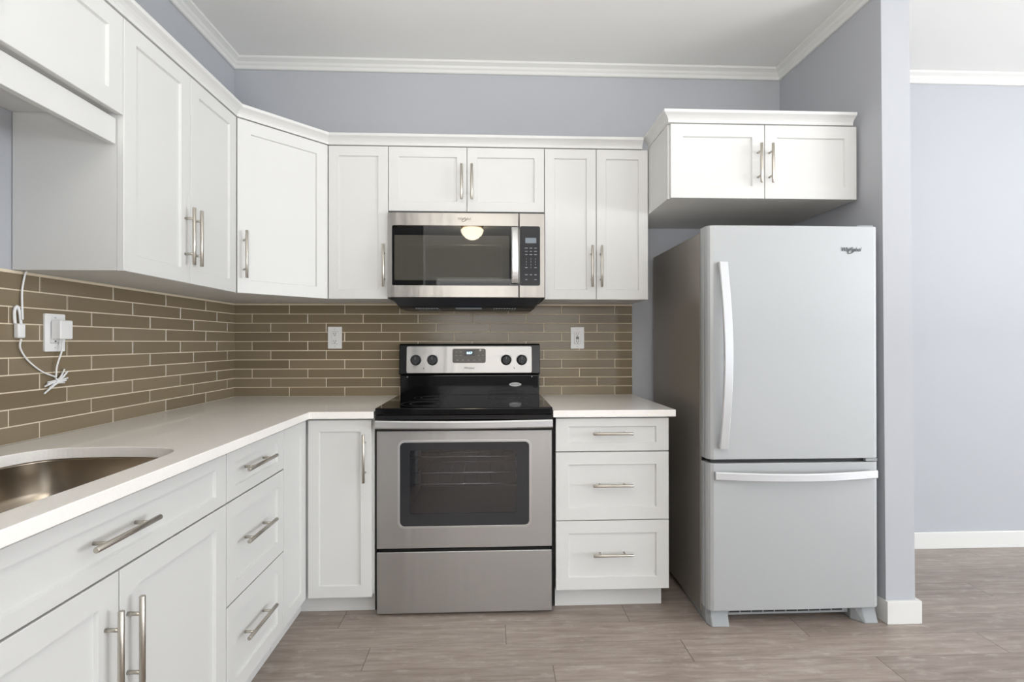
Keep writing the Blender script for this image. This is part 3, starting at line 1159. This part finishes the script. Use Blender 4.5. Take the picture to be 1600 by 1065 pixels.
# ------------------------------------------------------------------ refrigerator
fx0, fx1 = 2.308, 3.050
FYF = -0.755                        # door front
fr = thing('refrigerator', 'stainless steel bottom-freezer refrigerator beside the partition wall', 'refrigerator', (2.68, -0.4, 0))
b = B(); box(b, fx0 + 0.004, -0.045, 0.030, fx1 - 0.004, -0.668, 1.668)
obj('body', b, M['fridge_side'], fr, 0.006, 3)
b = B(); box(b, fx0 + 0.012, -0.6685, 0.085, fx1 - 0.012, -0.6840, 1.660)
obj('gasket', b, M['gasket'], fr)


def fridge_door(name, z0, z1):
    side_ = [(0.000, 0.000), (0.000, 0.024), (0.0035, 0.026), (0.0035, 0.029), (0.0006, 0.031), (0.0015, 0.046), (0.006, 0.056), (0.014, 0.0635), (0.026, 0.068)]
    D = -0.6845
    pts = [(fx0 + x, D - y) for x, y in side_]
    for i in range(1, 12):
        s = i / 12
        pts.append((fx0 + 0.026 + s * (fx1 - fx0 - 0.052), D - 0.068 - 0.0035 * math.sin(PI * s)))
    pts += [(fx1 - x, D - y) for x, y in side_[::-1]]
    b = B(); prism(b, pts, z0, z1)
    return obj(name, b, M['fridge'], fr, 0.004, 2, 60)


ud = fridge_door('upper_door', 0.7045, 1.6815)
ld = fridge_door('freezer_drawer', 0.0745, 0.6880)
b = B(); box(b, fx0 + 0.02, -0.686, 0.690, fx1 - 0.02, -0.735, 0.702)
obj('middle_rail', b, M['gasket'], fr)
b = B(); box(b, fx1 - 0.062, -0.690, 0.690, fx1 - 0.012, -0.752, 0.7035)
obj('middle_hinge', b, M['fridge_trim'], fr, 0.002)
b = B(); box(b, fx1 - 0.085, -0.60, 1.669, fx1 - 0.012, -0.735, 1.692)
obj('top_hinge', b, M['fridge_trim'], fr, 0.005)
# bowed strap handles
path, side = [], []
for i in range(33):
    s = i / 32
    path.append(Vector((2.368, -0.7555 - 0.010 - 0.046 * math.sin(PI * s), 0.752 + s * (1.526 - 0.752))))
    side.append((Vector((1, 0, 0)), Vector((0, -1, 0))))
b = B()
sweep(b, path, [(-0.0185, 0), (0.0185, 0), (0.0185, 0.008), (0.015, 0.011), (-0.015, 0.011), (-0.0185, 0.008)], side)
for z in (0.762, 1.516):
    box(b, 2.352, -0.7535, z - 0.010, 2.384, -0.772, z + 0.010)
obj('handle', b, M['fridge_handle'], ud, 0.001)
path, side = [], []
for i in range(33):
    s = i / 32
    path.append(Vector((2.334 + s * 0.690, -0.7555 - 0.008 - 0.044 * math.sin(PI * s), 0.6405)))
    side.append((Vector((0, 0, 1)), Vector((0, -1, 0))))
b = B()
sweep(b, path, [(-0.017, 0), (0.017, 0), (0.017, 0.008), (0.013, 0.011), (-0.013, 0.011), (-0.017, 0.008)], side)
for x in (2.348, 3.010):
    box(b, x - 0.010, -0.7505, 0.626, x + 0.010, -0.768, 0.654)
obj('handle', b, M['fridge_handle'], ld, 0.001)
script_logo(ud, 2.922, -0.7570, 1.583, 0.092, M['ink'])
# feet and grille
for x0, x1, s in ((fx0 + 0.012, fx0 + 0.098, 1), (fx1 - 0.094, fx1 - 0.001, -1)):
    b = B()
    prism(b, [(x0 + (0.012 if s > 0 else 0), -0.40), (x1, -0.40), (x1, -0.725 if s > 0 else -0.742), (x1 - (0.0 if s > 0 else 0.0), -0.742),
              (x0 + 0.012, -0.742), (x0, -0.715)] if s > 0 else
          [(x0, -0.40), (x1, -0.40), (x1, -0.742), (x0 + 0.035, -0.742), (x0, -0.70)], 0.0, 0.068)
    # sloped nose
    for v_ in b.verts:
        if v_.co.z > 0.05 and v_.co.y < -0.71:
            v_.co.y += 0.022
    obj('foot', b, M['fridge_trim'], fr, 0.004, 2)
gx0, gx1 = fx0 + 0.100, fx1 - 0.098
b = B()
box(b, gx0, -0.668, 0.024, gx1, -0.690, 0.070)
gr = obj('toe_grille', b, M['fridge_trim'], fr)
b = B()
for r_ in range(3):
    for k in range(10):
        w_ = (gx1 - gx0 - 0.04) / 10
        x_ = gx0 + 0.02 + k * w_
        box(b, x_, -0.6905, 0.034 + r_ * 0.010, x_ + w_ - 0.006, -0.6920, 0.040 + r_ * 0.010)
obj('grille_slots', b, M['gasket'], gr)

# ------------------------------------------------------------------ outlets and the charger
def outlet(label, F, cu, cv, kind):
    t = thing('wall_outlet', label, 'outlet', F(cu, cv, 0), 'wall outlets in the tile backsplash')
    b = B(); plate(b, rrect(cu - 0.0375, cv - 0.060, cu + 0.0375, cv + 0.060, 0.004, 4), [rrect(cu - 0.0175, cv - 0.034, cu + 0.0175, cv + 0.034, 0.003, 3)],
                   lambda u, v, w: F(u, v, w + 0.006), 0.0055)
    obj('cover_plate', b, M['plastic'], t, 0.0012)
    b = B(); plate(b, rrect(cu - 0.0165, cv - 0.033, cu + 0.0165, cv + 0.033, 0.003, 3), [], lambda u, v, w: F(u, v, w + 0.0068), 0.006)
    rc = obj('receptacle', b, M['plastic'], t, 0.0008)
    for s in (-1, 1):
        b = B()
        for du_ in (-0.0055, 0.0055):
            plate(b, rrect(cu + du_ - 0.0012, cv + s * 0.020 - 0.002, cu + du_ + 0.0012, cv + s * 0.020 + 0.007, 0.0004, 2), [], lambda u, v, w: F(u, v, w + 0.0073), 0.0012)
        plate(b, [(cu + 0.0026 * math.cos(a), cv + s * 0.020 - 0.0075 + 0.0026 * math.sin(a)) for a in [2 * PI * i / 12 for i in range(12)]], [], lambda u, v, w: F(u, v, w + 0.0073), 0.0012)
        obj('socket_slots', b, M['slot'], rc)
    b = B()
    for s in ((-1, 1) if kind == 'gfci' else ()):
        plate(b, rrect(cu - 0.008, cv + s * 0.004 - 0.0028, cu + 0.008, cv + s * 0.004 + 0.0028, 0.0006, 2), [], lambda u, v, w: F(u, v, w + 0.0080), 0.0015)
    if kind == 'gfci':
        obj('test_button', b, M['slot'], rc)
    else:
        b.free()
    for s in (-1, 1):
        b = B()
        plate(b, [(cu + 0.003 * math.cos(a), cv + s * 0.048 + 0.003 * math.sin(a)) for a in [2 * PI * i / 12 for i in range(12)]], [], lambda u, v, w: F(u, v, w + 0.0066), 0.0008)
        obj('cover_screw', b, M['label_oval'], t)
    return t


TYF = frame((0, -0.0086, 0), (1, 0, 0), (0, -1, 0))
TXF = frame((0.0086, 0, 0), (0, 1, 0), (1, 0, 0))
outlet('white outlet on the tile left of the range', TYF, 0.549, 1.220, 'duplex')
outlet('white outlet on the tile right of the range', TYF, 1.891, 1.218, 'gfci')
outlet('white outlet on the left wall with a power adapter plugged in', TXF, -1.143, 1.226, 'duplex')

ad = thing('power_adapter', 'white plug-in adapter with dangling tied cord on the left wall', 'adapter', (0.03, -1.14, 1.2))
b = B(); box(b, 0.0172, -1.162, 1.205, 0.047, -1.114, 1.266)
pg = obj('plug_block', b, M['plastic'], ad, 0.004, 3)
b = B()


def smooth_path(pts, n=8):
    out = []
    P = [Vector(p) for p in pts]
    for i in range(len(P) - 1):
        p0, p1, p2, p3 = P[max(i - 1, 0)], P[i], P[i + 1], P[min(i + 2, len(P) - 1)]
        for k in range(n):
            t = k / n
            out.append(0.5 * ((2 * p1) + (-p0 + p2) * t + (2 * p0 - 5 * p1 + 4 * p2 - p3) * t * t + (-p0 + 3 * p1 - 3 * p2 + p3) * t ** 3))
    out.append(P[-1])
    return out


tube(b, smooth_path([(0.034, -1.138, 1.205), (0.032, -1.139, 1.17), (0.026, -1.150, 1.12), (0.020, -1.146, 1.085)]), 0.0024, 8)
tube(b, smooth_path([(0.020, -1.146, 1.085), (0.017, -1.190, 1.103), (0.016, -1.238, 1.140), (0.020, -1.268, 1.178), (0.022, -1.267, 1.205)]), 0.0024, 8)
tube(b, smooth_path([(0.022, -1.263, 1.262), (0.020, -1.262, 1.30), (0.016, -1.258, 1.35), (0.014, -1.246, 1.400), (0.018, -1.243, 1.4062)]), 0.0026, 8)
obj('cord', b, M['plastic'], ad)
b = B()
for k in range(7):                  # the tied bundle of spare cord
    a = (k - 3) * 0.0048
    tube(b, smooth_path([(0.014 + 0.002 * (k % 3), -1.182 + 0.006 * (k % 4), 1.052 + 1.2 * a), (0.018 + 0.004 * (k % 2), -1.146 + 0.002 * k, 1.070 + 0.55 * a), (0.016 + 0.002 * (k % 3), -1.110 + 0.004 * (k % 3), 1.086 + 1.5 * a)]), 0.0026, 7)
tube(b, [(0.012, -1.150, 1.054), (0.026, -1.146, 1.070), (0.012, -1.142, 1.086)], 0.003, 7)
obj('cord_bundle', b, M['plastic'], ad)
b = B()
box(b, 0.0095, -1.279, 1.208, 0.025, -1.255, 1.250)
sw = obj('inline_switch', b, M['plastic'], ad, 0.004, 3)
b = B()
tube(b, smooth_path([(0.014, -1.278, 1.25), (0.014, -1.280, 1.285), (0.014, -1.272, 1.301), (0.014, -1.264, 1.285), (0.016, -1.262, 1.25)]), 0.004, 8)
obj('cord_clip', b, M['plastic'], sw)

# ------------------------------------------------------------------ ceiling lamp (seen mirrored in the microwave door)
lp = thing('ceiling_light', 'flush dome ceiling light mirrored in the microwave door glass', 'ceiling light', (1.155, -4.53, H))
b = B(); lathe(b, [(0.155, H - 0.001), (0.155, H - 0.012), (0.13, H - 0.040), (0.10, H - 0.045)], 36, 'z', (1.155, -4.53, 0))
obj('base_pan', b, M['lamp_base'], lp)
b = B(); lathe(b, [(0.128, H - 0.046), (0.148, H - 0.066), (0.144, H - 0.095), (0.122, H - 0.135), (0.082, H - 0.172), (0.04, H - 0.192), (0.01, H - 0.197)], 36, 'z', (1.155, -4.53, 0))
obj('glass_dome', b, M['dome'], lp)
